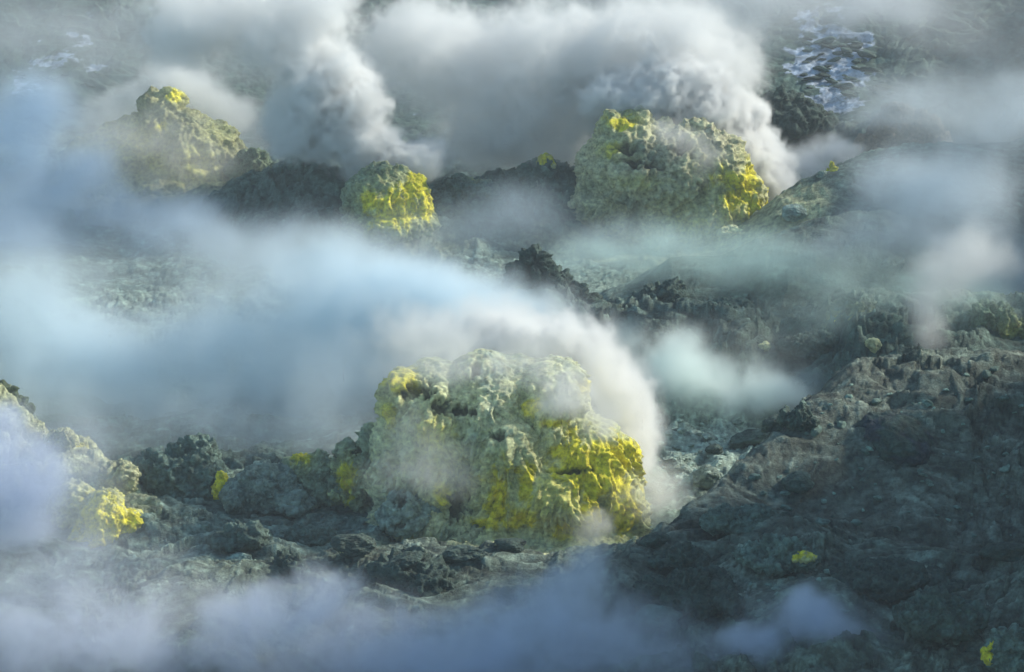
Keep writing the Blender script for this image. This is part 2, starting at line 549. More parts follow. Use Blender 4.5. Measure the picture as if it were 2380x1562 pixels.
    for c_ in keep:
        ch = sub('sulfur_crust', fl_ == c_)
        ch.parent = o
        ch['label'] = 'bright yellow sulfur crust'
    return o


def B(y, *items):
    """ellipsoids given in photo pixels: (X, Y, rx, ry, dy metres, ry metres[, tilt])"""
    out = []
    for it in items:
        X, Y, rx, rz, dy, rd = it[:6]
        m = mpp(y + dy)
        out.append((P(X, Y, y + dy), (rx * m, rd, rz * m * 1.03), it[6] if len(it) > 6 else 0.0))
    return out


# --- the five sulphur mounds
front = B(79,
    (1010, 1060, 125, 205, .4, 2.0), (1120, 1020, 150, 195, .7, 2.0), (940, 960, 58, 110, .3, 1.0), (1010, 930, 100, 95, .8, 1.4), (1110, 900, 90, 72, 1.0, 1.3),
    (1280, 1010, 100, 185, .6, 1.8), (1300, 890, 62, 66, .8, 1.1), (1200, 910, 100, 76, 1.1, 1.3),
    (1345, 1120, 130, 170, .2, 2.1), (1190, 1130, 100, 160, -.8, 1.3), (1290, 1170, 130, 110, -1.1, 1.4), (1410, 1160, 76, 110, -.2, 1.5),
    (1440, 1100, 48, 90, .0, .9), (1280, 1245, 225, 50, -.8, 2.2), (1000, 1210, 140, 80, -.3, 1.7), (905, 1080, 46, 130, .2, 1.2), (1440, 1200, 62, 80, -.2, 1.3))
o = body('sulfur_mound', front, .04, M_SULFUR, PALE * .95, A=1.0, soft=26, flute=3.2, cauli=.22, crag=.20, low=.9, cream=.9, seed=1,
    sulfur=[(930, 885, 48, 1, 34), (1380, 1080, 105, 1, 80), (1300, 1150, 120, .45, 80), (1300, 1050, 35, .9, 25), (1160, 1160, 35, 1, 80), (1225, 1130, 22, 1, 60), (1445, 1160, 38, 1, 90), (1465, 1045, 18, .8, 30),
             (1375, 1170, 28, 1, 60), (1240, 945, 26, .9, 26), (1280, 985, 45, .7, 14), (1025, 1145, 18, 1, 36), (1010, 1010, 50, .5, 60), (1310, 1235, 28, 1, 22), (1355, 905, 18, .8, 24), (1210, 1200, 45, .8, 25),
             (1120, 1215, 40, .8, 16), (905, 960, 20, .6, 50)],
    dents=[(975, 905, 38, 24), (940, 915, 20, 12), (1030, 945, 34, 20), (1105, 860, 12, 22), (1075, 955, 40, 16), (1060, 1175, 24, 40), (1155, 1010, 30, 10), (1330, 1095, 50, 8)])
tag(o, 'largest sulfur crusted mound, bright yellow flows on its right side, steam on top', 'sulfur mound')

rear = B(117.5,
    (1440, 335, 56, 80, .3, 1.6), (1475, 410, 110, 125, 0, 2.4), (1395, 430, 55, 100, .4, 1.6), (1560, 420, 140, 130, .2, 2.6), (1540, 340, 70, 60, .4, 1.6), (1610, 360, 66, 78, .4, 1.7),
    (1670, 420, 80, 110, 0, 2.2), (1725, 480, 48, 90, -.3, 1.6), (1640, 500, 120, 80, -.9, 1.8), (1490, 300, 30, 42, .3, 1.0), (1560, 520, 225, 66, 0, 2.8), (1440, 490, 120, 90, .2, 2.2), (1735, 540, 60, 44, -.4, 1.8), (1565, 600, 240, 62, 0, 3.5))
o = body('sulfur_mound', rear, .065, M_SULFUR, np.array([.40, .38, .27]), A=1.35, soft=8, flute=2.2, cauli=.22, crag=.9, low=.6, cream=.5, seed=2,
    sulfur=[(1445, 285, 38, .9, 20), (1425, 350, 30, .55, 20), (1735, 430, 34, 1, 50), (1760, 500, 22, 1, 60), (1690, 420, 50, .7, 34), (1700, 500, 60, .45, 60), (1480, 425, 70, .35, 18), (1590, 480, 80, .3, 40), (1700, 460, 30, .9, 30), (1620, 520, 60, .4, 30)],
    dents=[(1450, 345, 28, 12), (1475, 375, 22, 12), (1510, 385, 36, 9), (1590, 345, 26, 16)], dark=GREY * .8)
tag(o, 'large far mound with bright yellow right flank and jagged grey crest, beside the white plume', 'sulfur mound')

small = B(115.5,
    (900, 470, 96, 78, 0, 1.9), (895, 430, 62, 50, .1, 1.3), (955, 465, 48, 60, -.1, 1.4), (905, 520, 112, 52, -.2, 2.2), (925, 402, 16, 22, .1, .5), (870, 400, 18, 16, .2, .5), (850, 470, 52, 60, .1, 1.4), (905, 580, 130, 46, 0, 2.7))
o = body('sulfur_mound', small, .055, M_SULFUR, GREY * 1.3, A=.9, soft=6, flute=2.4, cauli=.25, crag=.9, low=.6, cream=.2, seed=3,
    sulfur=[(930, 480, 62, 1, 55), (968, 430, 30, 1, 50), (860, 465, 26, .9, 30), (990, 480, 20, 1, 50), (900, 510, 50, .8, 30)], dark=GREY * .55)
tag(o, 'small round mound, grey on top and yellow below, between the two big far mounds', 'sulfur mound')

left = B(127,
    (355, 245, 28, 34, .3, 1.0), (398, 240, 26, 32, .2, .9), (375, 290, 62, 66, .2, 1.7), (345, 340, 95, 80, .1, 2.1), (425, 340, 80, 80, -.1, 2.0), (290, 370, 100, 80, .3, 2.0), (490, 350, 66, 62, .1, 1.8), (440, 410, 130, 66, -.2, 2.4), (370, 435, 250, 60, -.3, 3.0), (215, 375, 70, 60, .5, 1.6), (535, 380, 60, 46, .1, 1.5))
o = body('sulfur_mound', left, .075, M_SULFUR, np.array([.17, .17, .09]), A=1.35, soft=8, flute=2.0, cauli=.3, crag=.8, low=.6, cream=.3, seed=4,
    sulfur=[(400, 225, 24, .75, 18), (300, 340, 70, .35, 60), (460, 380, 60, .4, 50), (230, 330, 60, .3, 50), (380, 290, 16, .7, 14), (360, 370, 50, .35, 30), (500, 310, 50, .3, 40)], dark=GREY)
tag(o, 'olive yellow far mound with a knobbly peak, at the upper left', 'sulfur mound')

lfront = B(77.6,
    (245, 1225, 62, 70, 0, 1.0), (205, 1265, 60, 60, .2, 1.0), (305, 1215, 34, 34, .1, .6), (245, 1170, 42, 40, .3, .7), (240, 1300, 95, 36, .1, 1.2), (180, 1180, 60, 60, .8, .8))
o = body('sulfur_mound', lfront, .035, M_SULFUR, CREAM * .6, A=.6, soft=4, flute=2.2, cauli=.4, crag=.7, cream=.3, seed=5,
    sulfur=[(245, 1225, 80, 1, 80), (300, 1215, 44, .9, 36), (210, 1270, 60, 1, 50)])
tag(o, 'small bright yellow mound low at the left edge, half lost in steam', 'sulfur mound')

print('mounds', time.time() - T0)


# --- crags, outcrops and boulders. X, Y = centre; rx, ry px; kind
def outcrop(name, X, Y, rx, ry, label, cat, base, dy=0., depth=None, n=5, seed=1, y=None, mat=None, vox=None, foot=None, **kw):
    rnd = random.Random(seed)
    if y is None:
        y = hit(X, (Y + ry * .8) if foot is None else foot)[1] + dy
    m = mpp(y)
    D = depth if depth else rx * m * .8
    bl = []
    for k in range(n):
        f = (k + .5) / n * 2 - 1
        h = 1 - .45 * abs(f) ** 1.5 + rnd.uniform(-.28, .12)
        bl.append((X + f * rx * .72, Y + ry * (1 - h) * .9 + ry * .08, rx * rnd.uniform(.34, .55) * (1.4 if n < 4 else 1), ry * h * .95, rnd.uniform(-.3, .3) * D, D * rnd.uniform(.6, .95), rnd.uniform(-.2, .2)))
    bl.append((X, Y + ry * .6, rx * .85, ry * .6, 0, D, 0))
    A = kw.pop('A', max(.35, min(1.2, rx * m * .45)))
    o = body(name, B(y, *bl), vox or max(.03, rx * m / 38), mat or M_GROUND, base, A=A, seed=seed, **kw)
    return tag(o, label, cat)


def boulder(X, Y, rx, ry, label, base=GREY, seed=1, y=None, name='boulder', cat='boulder', dy=0., tilt=0., cut=1.0, mat=None, group=None, sulfur=(), dark=None):
    """one rounded or slabby stone with flattened faces"""
    if y is None:
        y = hit(X, Y + ry * .7)[1] + dy
    m = mpp(y)
    rnd = np.random.RandomState(seed)
    c = P(X, Y, y)
    v, q = remesh([((0, 0, 0), (1, 1, 1), 0)], .045)
    for k in range(9):
        nn = rnd.normal(size=3); nn /= np.linalg.norm(nn)
        h = rnd.uniform(.62, .9)
        s = v @ nn
        v = v - np.maximum(s - h, 0)[:, None] * nn * .85 * cut
    nv = normals(v, q)
    pp = v + seed * 7.1
    v = v + nv * (fbm(pp * 1.2, 3) * .28 + (ridged(pp * 2.5, 4) - .5) * .12 + fbm(pp * 8, 3) * .04)[:, None]
    v = v * np.array([rx * m, min(rx, ry * 1.6) * m, ry * m * 1.05])
    ct, st = math.cos(tilt), math.sin(tilt)
    v = np.stack([v[:, 0] * ct + v[:, 2] * st, v[:, 1], -v[:, 0] * st + v[:, 2] * ct], 1)
    col = np.tile(base, (len(v), 1))
    nn = fbm(pp * 1.7, 4)
    col = mix(col, np.tile(base * 1.5, (len(v), 1)), sstep(0, .5, nn) * .6)
    if dark is not None:
        col = mix(col, np.tile(dark, (len(v), 1)), sstep(-.1, .3, nn) * .8)
    for (a, b_, c_) in sulfur:
        e = np.linalg.norm(v / (rx * m) - np.array([a, -.5, b_]), axis=1) + nn * .6
        col = mix(col, np.tile(YELLOW, (len(v), 1)), sstep(c_ + .2, c_ - .2, e))
    o = mesh_np(name, v, q, mat or M_GROUND, col)
    o.location = c
    return tag(o, label, cat, group)


OUT = [
    ('rock_outcrop', 592, 372, 72, 45, 'brown grey fluted outcrop joined to the foot of the olive far mound', GREY * np.array([1.5, 1.35, 1.0]), dict(y=125.5, n=5, seed=11, flute=1.6, crag=.8, A=.8)),
    ('rock_outcrop', 715, 415, 85, 55, 'hazy grey peaked outcrop behind the small round mound', GREY * 1.1, dict(y=120, n=5, seed=12, crag=1.3, A=.8)),
    ('rock_outcrop', 590, 440, 110, 45, 'dark hummocky outcrop below the brown fluted one', GREY, dict(y=120, n=5, seed=13, A=.7)),
    ('rock_outcrop', 1240, 635, 84, 92, 'dark jagged crag standing left of the middle bank', DARK * 1.1, dict(y=97, n=5, seed=14, crag=1.4, A=.8, sulfur=[(1190, 690, 22, .8, 14)])),
    ('rock_outcrop', 1330, 685, 62, 44, 'low dark crag stepping down from the jagged crag', DARK * 1.2, dict(y=96.5, n=4, seed=15, crag=1.2, A=.6)),
    ('rock_outcrop', 1540, 695, 80, 48, 'blocky dark green outcrop in the middle of the bank', DARK * 1.3, dict(y=96, n=5, seed=16, flute=1.8, A=.6)),
    ('rock_outcrop', 1690, 735, 100, 46, 'rounded grey green outcrop right of the blocky one', DARK * 1.6, dict(y=95, n=5, seed=17, A=.6)),
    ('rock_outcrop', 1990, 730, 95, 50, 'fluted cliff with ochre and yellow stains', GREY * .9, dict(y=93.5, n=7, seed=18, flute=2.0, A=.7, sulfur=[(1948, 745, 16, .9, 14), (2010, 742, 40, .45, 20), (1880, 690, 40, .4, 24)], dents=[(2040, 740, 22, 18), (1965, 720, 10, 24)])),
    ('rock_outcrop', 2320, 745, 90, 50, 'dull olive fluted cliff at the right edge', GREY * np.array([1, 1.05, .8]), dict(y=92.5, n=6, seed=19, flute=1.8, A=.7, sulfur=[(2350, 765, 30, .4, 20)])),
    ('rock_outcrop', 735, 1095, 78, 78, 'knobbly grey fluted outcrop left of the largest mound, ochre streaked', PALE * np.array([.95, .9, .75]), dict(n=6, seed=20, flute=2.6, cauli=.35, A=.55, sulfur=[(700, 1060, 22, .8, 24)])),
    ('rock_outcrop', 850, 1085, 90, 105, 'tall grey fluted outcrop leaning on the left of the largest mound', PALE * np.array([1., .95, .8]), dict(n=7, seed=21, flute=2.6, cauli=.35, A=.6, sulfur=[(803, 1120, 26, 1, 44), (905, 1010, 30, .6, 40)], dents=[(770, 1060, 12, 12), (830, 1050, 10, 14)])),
    ('rock_outcrop', 620, 1130, 105, 55, 'low fluted grey wall beside the round pale boulder', PALE * .75, dict(n=9, seed=22, flute=2.6, cauli=.35, A=.45)),
    ('rock_outcrop', 430, 1085, 115, 80, 'slabby grey green rock heap left of the yellow chimney', GREY * 1.3, dict(n=7, seed=23, A=.55, crag=1.4)),
    ('rock_outcrop', 265, 1065, 80, 50, 'dim grey rock behind the yellowish bank', GREY * .9, dict(y=87, n=4, seed=24, A=.8)),
    ('rock_outcrop', 20, 930, 46, 52, 'dark ochre crag cut by the left edge', GREY * np.array([1.05, .95, .6]), dict(y=86, n=4, seed=25, crag=1.4, A=.6)),
    ('rock_outcrop', 275, 1110, 55, 50, 'pale yellow knobbly crust on the left bank', CREAM * .75, dict(y=80.5, n=5, seed=26, cauli=1.4, A=.5)),
    ('rock_outcrop', 150, 1035, 70, 40, 'pale yellow crest of the left bank with small knobs', CREAM * .75, dict(y=82.5, n=5, seed=27, cauli=1.3, A=.5, sulfur=[(190, 1035, 14, .7, 12)])),
    ('rock_outcrop', 950, 1170, 80, 60, 'smooth pale grey lumps at the left foot of the largest mound', PALE * .95, dict(y=77.6, n=5, seed=28, A=.5, flute=.5, crag=.6, dents=[(930, 1165, 18, 20), (925, 1225, 16, 10)])),
    ('rock_outcrop', 1800, 1275, 95, 42, 'layered cream and grey ledge on the front rise, yellow crystals under it', GREY * 1.5, dict(dy=-.35, n=6, seed=29, crag=1.5, A=.5, dark=DARK)),
    ('rock_outcrop', 960, 1340, 150, 52, 'dark craggy rock heap in front of the largest mound', DARK * 1.1, dict(y=70.6, n=7, seed=30, crag=1.6, A=.6)),
    ('rock_outcrop', 660, 1320, 70, 42, 'dark broken crag at the front left, rising from the low steam', DARK * 1.1, dict(y=70.8, n=5, seed=31, crag=1.6, A=.45)),
    ('rock_outcrop', 2100, 300, 110, 55, 'hazy ochre brown crag at the upper right', BROWN * 1.5, dict(y=124, n=6, seed=32, flute=1.6, A=1.0)),
    ('rock_outcrop', 1800, 255, 130, 50, 'dark jagged crag behind the largest far mound', DARK * .9, dict(y=135, n=7, seed=33, crag=1.3, A=1.1)),
    ('rock_outcrop', 1250, 415, 110, 50, 'grey broken rocks left of the largest far mound', GREY, dict(y=120, n=6, seed=34, crag=1.3, A=.7)),
    ('rock_outcrop', 1090, 440, 90, 38, 'low blocky grey rocks right of the small round mound', GREY * 1.2, dict(y=118.5, n=5, seed=35, crag=1.2, A=.6, sulfur=[(1110, 410, 16, .6, 8)])),
    ('rock_outcrop', 985, 305, 36, 22, 'dark rock showing through a gap in the far steam', DARK, dict(y=146, n=4, seed=36, A=.7)),
    ('rock_outcrop', 2345, 1500, 60, 60, 'pale green knobbly rock in the lower right corner', GREY * 1.4, dict(dy=-.3, n=4, seed=37, cauli=1.2, A=.4)),
    ('rock_outcrop', 2190, 1410, 110, 60, 'worn grey green ledge near the lower right corner', DARK * 1.5, dict(dy=-.3, n=6, seed=38, crag=1.2, A=.5)),
    ('rock_outcrop', 1855, 965, 46, 26, 'tilted slabs stacked on the left edge of the right hill', DARK * 1.3, dict(n=4, seed=103, crag=1.4, A=.35)),
    ('rock_outcrop', 1720, 1200, 90, 26, 'pale rubbly ledge at the foot of the right hill', GREY * 1.2, dict(n=6, seed=105, crag=1.3, A=.35)),
    ('rock_outcrop', 1610, 1360, 130, 40, 'dark slanting rock mass right of the low steam', DARK, dict(n=8, seed=110, crag=1.4, A=.5)),
    ('rock_outcrop', 2060, 1335, 150, 26, 'long flat dark ledge below the cream ledge', DARK, dict(n=8, seed=111, crag=1.3, A=.35)),
    ('rock_outcrop', 1580, 1290, 70, 24, 'pitted dark rocks behind the slanting rock mass', DARK * 1.1, dict(n=6, seed=113, crag=1.4, A=.35)),
    ('rock_outcrop', 560, 1240, 80, 26, 'rounded grey hump on the floor left of the largest mound', GREY * 1.1, dict(n=5, seed=114, A=.4)),
    ('rock_outcrop', 720, 1240, 60, 18, 'low broken grey rocks before the round pale boulder', GREY * 1.2, dict(n=5, seed=115, crag=1.3, A=.3)),
    ('rock_outcrop', 1900, 795, 90, 24, 'green grey ledge under the middle bank', GREY * .8, dict(n=6, seed=116, crag=1.3, A=.4)),
    ('rock_outcrop', 1480, 760, 90, 26, 'mossy looking green grey rocks at the foot of the middle bank', GREY * .8, dict(n=6, seed=117, crag=1.3, A=.4)),
]
for nm, X, Y, rx, ry, lab, base, kw in OUT:
    outcrop(nm, X, Y, rx, ry, lab, 'outcrop', base, **kw)

CH = [
    ('sulfur_chimney', 515, 1125, 20, 38, 'small bright yellow chimney left of the low fluted wall', dict(n=3, seed=41, sulfur=[(515, 1130, 34, 1, 50)], cauli=1.3, A=.3)),
    ('sulfur_chimney', 1268, 375, 24, 18, 'tiny yellow tipped knob on the rocks left of the largest far mound', dict(y=119.5, n=3, seed=42, sulfur=[(1268, 370, 26, .9, 18)], A=.3)),
    ('sulfur_chimney', 1935, 390, 13, 17, 'tiny pale yellow spire on the far hill crest', dict(y=116, n=3, seed=43, sulfur=[(1935, 390, 20, .7, 24)], A=.3)),
    ('sulfur_crystal', 2298, 1510, 17, 30, 'bright yellow crystal knob beside the lower right corner rock', dict(dy=-.72, n=3, seed=44, sulfur=[(2298, 1510, 40, 1, 60)], cauli=1.2, A=.22)),
    ('sulfur_crystal', 1868, 1287, 27, 16, 'yellow crystal lump tucked under the layered ledge', dict(dy=-1.0, n=3, seed=45, sulfur=[(1850, 1285, 24, .9, 20), (1885, 1290, 16, .6, 16)], cauli=1.2, A=.22)),
]
for nm, X, Y, rx, ry, lab, kw in CH:
    outcrop(nm, X, Y, rx, ry, lab, 'sulfur deposit', CREAM * .8, mat=M_SULFUR, vox=.025, **kw)

BO = [
    (682, 1168, 43, 38, 'round pale grey boulder in front of the fluted grey wall', PALE * .75, dict(y=79.6, seed=51, dy=-.5)),
    (818, 1266, 54, 26, 'smooth dark boulder at the front with pale pebbles below it', GREY * .6, dict(seed=52)),
    (1185, 1268, 42, 17, 'dark flat boulder below the yellow foot of the largest mound', DARK, dict(seed=53)),
    (1515, 1258, 42, 18, 'dark pointed boulder at the right foot of the largest mound', DARK, dict(seed=54, tilt=-.3)),
    (2080, 1030, 105, 74, 'great rounded boulder bulging from the right hillside, slate blue hollow', DARK * 1.1, dict(seed=55, dy=1.25, tilt=.3, cut=.6, dark=np.array([.045, .05, .08]))),
    (1850, 1120, 42, 24, 'undercut grey boulder on the lower right hillside', GREY * .9, dict(seed=56)),
    (2330, 1285, 70, 24, 'black sided flat slab by the right edge', DARK * .8, dict(seed=57)),
    (1745, 1020, 52, 20, 'long tilted slab at the foot of the right hill', GREY * .8, dict(seed=58, tilt=-.25)),
    (1800, 985, 38, 20, 'square dark slab above the long tilted slab', GREY * .65, dict(seed=59, tilt=-.3)),
    (1660, 1045, 22, 12, 'small dark block beside the dry stream bed', DARK, dict(seed=60)),
    (1650, 1110, 42, 26, 'pale green boulder below the dry stream bed', PALE * .7, dict(seed=61)),
    (2075, 620, 30, 24, 'pointed pale boulder on the smooth slate hill', PALE * .5, dict(seed=62, tilt=-.6)),
    (1845, 495, 30, 20, 'pale round boulder between the far mound and the far hill', PALE * 1.1, dict(seed=63)),
    (1912, 408, 15, 11, 'grey round boulder beside the tiny pale spire', PALE * .7, dict(seed=64, y=115.5)),
    (1775, 805, 17, 12, 'yellow faced stone under a dark rock on the middle bank', CREAM * 1.0, dict(seed=65)),
    (1765, 795, 22, 14, 'dark rock capping the yellow faced stone', DARK, dict(seed=66, dy=.3)),
    (2030, 803, 20, 17, 'pale yellow crumbly stone below the stained cliff', CREAM * .95, dict(seed=67)),
    (1862, 812, 18, 8, 'flat pale green stone on the middle bank', PALE * .9, dict(seed=68)),
    (2088, 1366, 12, 3.5, 'pale yellow flake lying on the dark front slope', CREAM * 1.4, dict(seed=69, name='sulfur_flake', cat='flake')),
    (1530, 1435, 62, 30, 'pale rounded rock half sunk in the low steam', GREY * 1.3, dict(seed=70)),
    (797, 1281, 10, 9, 'small cream pebble leaning on the smooth dark boulder', CREAM * .9, dict(seed=71, y=71.3, name='pebble', cat='pebble')),
    (1700, 545, 36, 22, 'pale cracked boulder at the foot of the largest far mound', CREAM * .95, dict(seed=72, y=114.6)),
    (1750, 555, 26, 18, 'cream boulder by the yellow toe of the largest far mound', CREAM * .95, dict(seed=73, y=114.6)),
    (935, 1310, 60, 26, 'dark wedge shaped boulder in the front rock heap', DARK, dict(seed=74, tilt=-.35)),
    (1070, 1290, 60, 20, 'broad pitted grey boulder in the front rock heap', GREY * .8, dict(seed=75)),
]
for X, Y, rx, ry, lab, base, kw in BO:
    boulder(X, Y, rx, ry, lab, base, **kw)
print('rocks', time.time() - T0)

# dead twig in the lower right
def twig():
    pts = [(2236, 1425), (2241, 1440), (2252, 1458), (2268, 1472), (2280, 1480), (2286, 1492)]
    me = bpy.data.curves.new('dead_twig', 'CURVE'); me.dimensions = '3D'; me.bevel_depth = .018
    s = me.splines.new('POLY'); s.points.add(len(pts) - 1)
    for k, (X, Y) in enumerate(pts):
        w = P(X, Y, hit(X, Y)[1] - .1)
        g = ter(w[0], w[1])[0]
        s.points[k].co = (w[0], w[1], max(w[2], g + .03), 1)
        s.points[k].radius = 1 - .13 * k
    m = bpy.data.materials.new('dead_wood'); m.use_nodes = True
    m.node_tree.nodes['Principled BSDF'].inputs['Base Color'].default_value = (.035, .02, .014, 1)
    me.materials.append(m)
    tmp = bpy.data.objects.new('tmp', me); C.objects.link(tmp)
    mm_ = bpy.data.meshes.new_from_object(tmp.evaluated_get(bpy.context.evaluated_depsgraph_get()))
    bpy.data.objects.remove(tmp)
    o = bpy.data.objects.new('dead_twig', mm_); C.objects.link(o)
    tag(o, 'thin dark dead twig lying near the lower right corner', 'twig')
twig()


# --- loose stones: shared meshes, one object each
def stone_proto(seed):
    rnd = np.random.RandomState(seed)
    v, q = remesh([((0, 0, 0), (1, 1, 1), 0)], .13)
    for k in range(8):
        nn = rnd.normal(size=3); nn /= np.linalg.norm(nn)
        v = v - np.maximum(v @ nn - rnd.uniform(.45, .85), 0)[:, None] * nn * .9
    v = v + normals(v, q) * (fbm(v * 1.6 + seed, 3) * .25)[:, None]
    v *= np.array([1, .8, .55])
    return v, q


PROTO = [stone_proto(90 + k) for k in range(6)]
_pm = {}


def scatter(n, region, sizes, tone, label, group, seed, name='stone', cat='stone', wide=1.0):
    rnd = random.Random(seed)
    tk = tuple(tone)
    done = 0
    for _ in range(n):
        X, Y = region(rnd)
        w = hit(X, Y)
        s = sizes[0] * (sizes[1] / sizes[0]) ** (rnd.random() ** 1.7) * mpp(w[1])
        k = rnd.randrange(6)
        tn = rnd.choice((.7, 1.0, 1.3))
        key = (k, tk, tn)
        if key not in _pm:
            v, q = PROTO[k]
            col = np.tile(np.array(tone) * tn, (len(v), 1))
            o = mesh_np(name, v, q, M_GROUND, col)
            _pm[key] = o.data
        else:
            o = bpy.data.objects.new(name, _pm[key]); C.objects.link(o)
        o.location = (w[0], w[1], w[2] + s * .3)
        o.scale = (s * wide, s, s * rnd.uniform(.7, 1.1))
        o.rotation_euler = (rnd.uniform(-.35, .35), rnd.uniform(-.35, .35), rnd.uniform(0, 6.28) if wide == 1 else rnd.uniform(-.3, .3))
        tag(o, label, cat, group)


def quad_region(*c):
    (x0, y0), (x1, y1), (x2, y2), (x3, y3) = c
    def f(r):
        s, t = r.random(), r.random()
        return ((x0 * (1 - s) + x1 * s) * (1 - t) + (x3 * (1 - s) + x2 * s) * t, (y0 * (1 - s) + y1 * s) * (1 - t) + (y3 * (1 - s) + y2 * s) * t)
    return f


scatter(90, quad_region((1510, 965), (1740, 965), (1660, 1110), (1530, 1100)), (5, 17), PALE * 1.0, 'pale loose stone in the dry stream bed', 'pale stones in the dry stream bed', 1)
scatter(120, quad_region((1950, 900), (2380, 850), (2380, 1270), (1650, 1200)), (5, 20), GREY * 1.9, 'grey loose stone on the right hillside', 'loose stones on the right hillside', 2)
scatter(70, quad_region((450, 1180), (1000, 1210), (1100, 1255), (420, 1260)), (4, 13), PALE * .7, 'pale grey stone on the floor left of the largest mound', 'stones on the floor before the mound', 3)
scatter(60, quad_region((1150, 700), (1900, 740), (1850, 830), (1400, 800)), (4, 12), GREY * .8, 'grey stone on the middle bank', 'stones on the middle bank', 4)
scatter(60, quad_region((1500, 1330), (2350, 1320), (2200, 1480), (1500, 1420)), (5, 18), GREY * 1.9, 'grey stone on the front slope', 'stones on the front slope', 5)
scatter(45, quad_region((1050, 1235), (1500, 1225), (1530, 1262), (1020, 1272)), (4, 13), CREAM * .85, 'pale yellow sulfur chunk fallen at the foot of the largest mound', 'sulfur chunks below the largest mound', 8, 'sulfur_chunk', 'sulfur chunk')
scatter(60, quad_region((1870, 90), (1990, 100), (2100, 230), (1850, 220)), (6, 17), DARK * 1.1, 'dark rock poking through the far snow', 'rocks in the far snow', 6, 'rock', 'rock', 1.6)
scatter(30, quad_region((40, 170), (230, 170), (220, 260), (60, 290)), (5, 15), DARK * 1.1, 'dark rock in the snow at the upper left', 'rocks in the upper left snow', 7, 'rock', 'rock', 1.6)
print('stones', time.time() - T0)
